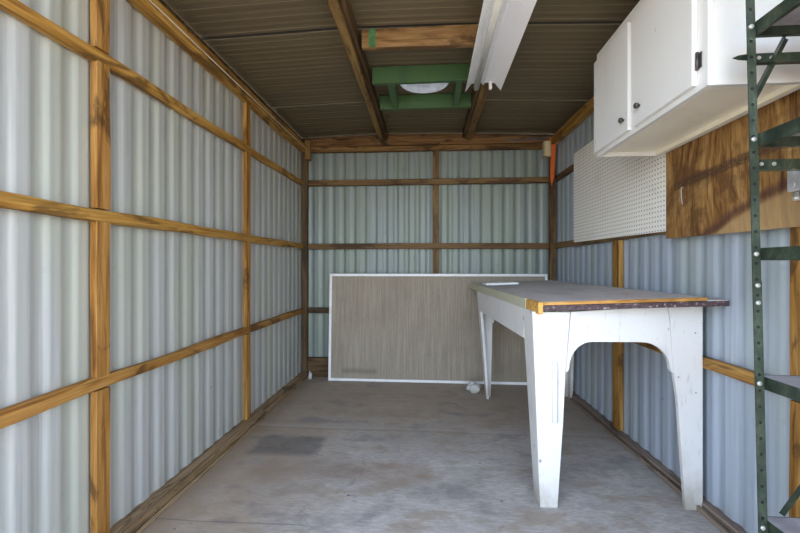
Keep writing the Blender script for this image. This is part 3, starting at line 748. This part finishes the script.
# lean is baked into the mesh; the other three posts
for x, y, sx, sy in ((PX + .002, SY0, 1, 1), (SX1, PY + .03, -1, -1), (SX1, SY0, -1, 1)):
    post(x, y, sx, sy, 2.12, 'post')
shz = [1.812, 1.486, 1.154, .780, .363, .06]
for k, z in enumerate(shz):
    l = LEAN * z; x0 = PX + .0275 + l; x1 = SX1 - .004 + l * .5; ya, yb = SY0 + .004, PY + .026
    sh = MB().box(x0 + .0015, x1 - .002, ya + .0015, yb - .002, z - .0035, z - .0005).build('shelf', 'shelfgrey', sv, so)
    mb = MB()
    mb.box(x0, x0 + .0014, ya, yb, z - .036, z); mb.box(x0 + .0014, x0 + .012, ya, yb, z - .036, z - .034)
    mb.box(x1 - .0018, x1, ya, yb, z - .036, z); mb.box(x0 + .0014, x1 - .0018, ya, ya + .0014, z - .036, z)
    mb.box(x0 + .0014, x1 - .0018, yb - .0018, yb, z - .036, z); mb.box(x0 + .0014, x1 - .0018, yb - .012, yb - .0018, z - .036, z - .034)
    mb.build('shelf_edge', 'rack', sh, so)
    zz = z - .018
    MB().tube([(PX + .0105 + l, PY - .0055, zz), (PX + .0105 + l, PY - .004, zz), (PX + .0105 + l, PY + .0, zz)], [.0035, .0068, .0070], 14).build('bolt', 'bolt', sv, so)
for z in (1.045, .995):
    l = LEAN * z
    MB().tube([(PX + .0105 + l, PY - .0068, z), (PX + .0105 + l, PY - .005, z), (PX + .0105 + l, PY - .001, z)], [.0035, .0068, .0070], 14).build('bolt', 'bolt', sv, so)
for z, xo in ((1.717, .028), (1.402, .028)):
    mb = MB(); l = LEAN * z; mb.box(PX + xo + l, SX1 - .004, PY + .0315, PY + .0335, z - .018, z + .016); mb.box(PX + .03 + l, SX1 - .004, PY + .012, PY + .0315, z - .020, z - .018)
    if z > 1.5: mb.prism([(PX + .0278 + l, z + .016), (PX - .002 + l, z + .012), (PX - .018 + l, z + .005), (PX - .002 + l, z - .001), (PX + .0278 + l, z - .004)], lambda x, q: (x, PY + .0315, q), lambda x, q: (x, PY + .0335, q))
    mb.build('cross_bar', 'rack', sv, so)
    for bx_ in (.055, .090):
        MB().tube([(PX + bx_ + l, PY + .029, z + .002), (PX + bx_ + l, PY + .032, z + .002)], .0055, 12).build('bolt', 'bolt', sv, so)
def brace(p0, p1):
    d = Vector(p1) - Vector(p0); n = Vector((-d.z, 0, d.x)).normalized() * .009
    mb = MB()
    p0, p1 = Vector(p0), Vector(p1); t = Vector((0, .0016, 0)); w = Vector((0, -.016, 0)); m = n * .15
    mb.hexa([p0 - n, p0 + n, p0 + n + t, p0 - n + t, p1 - n, p1 + n, p1 + n + t, p1 - n + t])
    mb.hexa([p0 + n, p0 + n + m, p0 + n + m + w, p0 + n + w, p1 + n, p1 + n + m, p1 + n + m + w, p1 + n + w])
    mb.build('brace', 'rack', sv, so)
brace((PX + .002, PY + .027, 1.60), (PX + .088, PY + .027, 1.772))
brace((PX + .078, PY + .027, .368), (PX + .205, PY + .027, .56))

# ------------------------------------------------------------------ light
w = bpy.data.worlds.new('World'); SC.world = w; w.use_nodes = True; nt = w.node_tree; nt.nodes.clear()
out = nt.nodes.new('ShaderNodeOutputWorld'); bg = nt.nodes.new('ShaderNodeBackground'); sky = nt.nodes.new('ShaderNodeTexSky')
sky.sky_type = 'NISHITA'; sky.sun_disc = False; sky.sun_elevation = math.radians(52); sky.sun_rotation = math.radians(20)
sky.air_density = 1.0; sky.dust_density = 2.0; sky.ozone_density = 1.
hs = nt.nodes.new('ShaderNodeHueSaturation'); hs.inputs['Saturation'].default_value = .60
nt.links.new(sky.outputs[0], hs.inputs['Color']); nt.links.new(hs.outputs[0], bg.inputs[0])
bg.inputs[1].default_value = .55; nt.links.new(bg.outputs[0], out.inputs[0])
sd = bpy.data.lights.new('sun', 'SUN'); sd.energy = 3.2; sd.angle = math.radians(.6); sd.color = (1, .95, .87)
so_ = bpy.data.objects.new('sun', sd); COL.objects.link(so_); so_.rotation_euler = Vector((.25, .75, 1.15)).to_track_quat('Z', 'Y').to_euler(); so_.location = (0, 0, 6)
# light portal in the open doorway (guides sky sampling only)
pd = bpy.data.lights.new('door_portal', 'AREA'); pd.shape = 'RECTANGLE'; pd.size = 2.5; pd.size_y = 2.5; pd.cycles.is_portal = True
po = bpy.data.objects.new('door_portal', pd); COL.objects.link(po); po.location = (0, .47, 1.22); po.rotation_euler = (math.pi / 2, 0, 0)

# ------------------------------------------------------------------ camera
cd = bpy.data.cameras.new('camera'); cd.sensor_width = 36; cd.lens = 390 * 36 / 800; cd.clip_start = .02
cam = bpy.data.objects.new('camera', cd); COL.objects.link(cam); cam.location = (0, 0, 1.1)
cam.rotation_euler = (math.pi / 2, 0, math.atan(30 / 390)); SC.camera = cam
SC.view_settings.view_transform = 'Standard'; SC.view_settings.look = 'None'; SC.view_settings.gamma = 1; SC.view_settings.use_curve_mapping = False
SC.view_settings.exposure = 1.4
SC.cycles.max_bounces = 14; SC.cycles.diffuse_bounces = 10; SC.cycles.glossy_bounces = 4
SC.cycles.caustics_reflective = False
for ob in SC.objects:
    if '_w' in ob: del ob['_w']
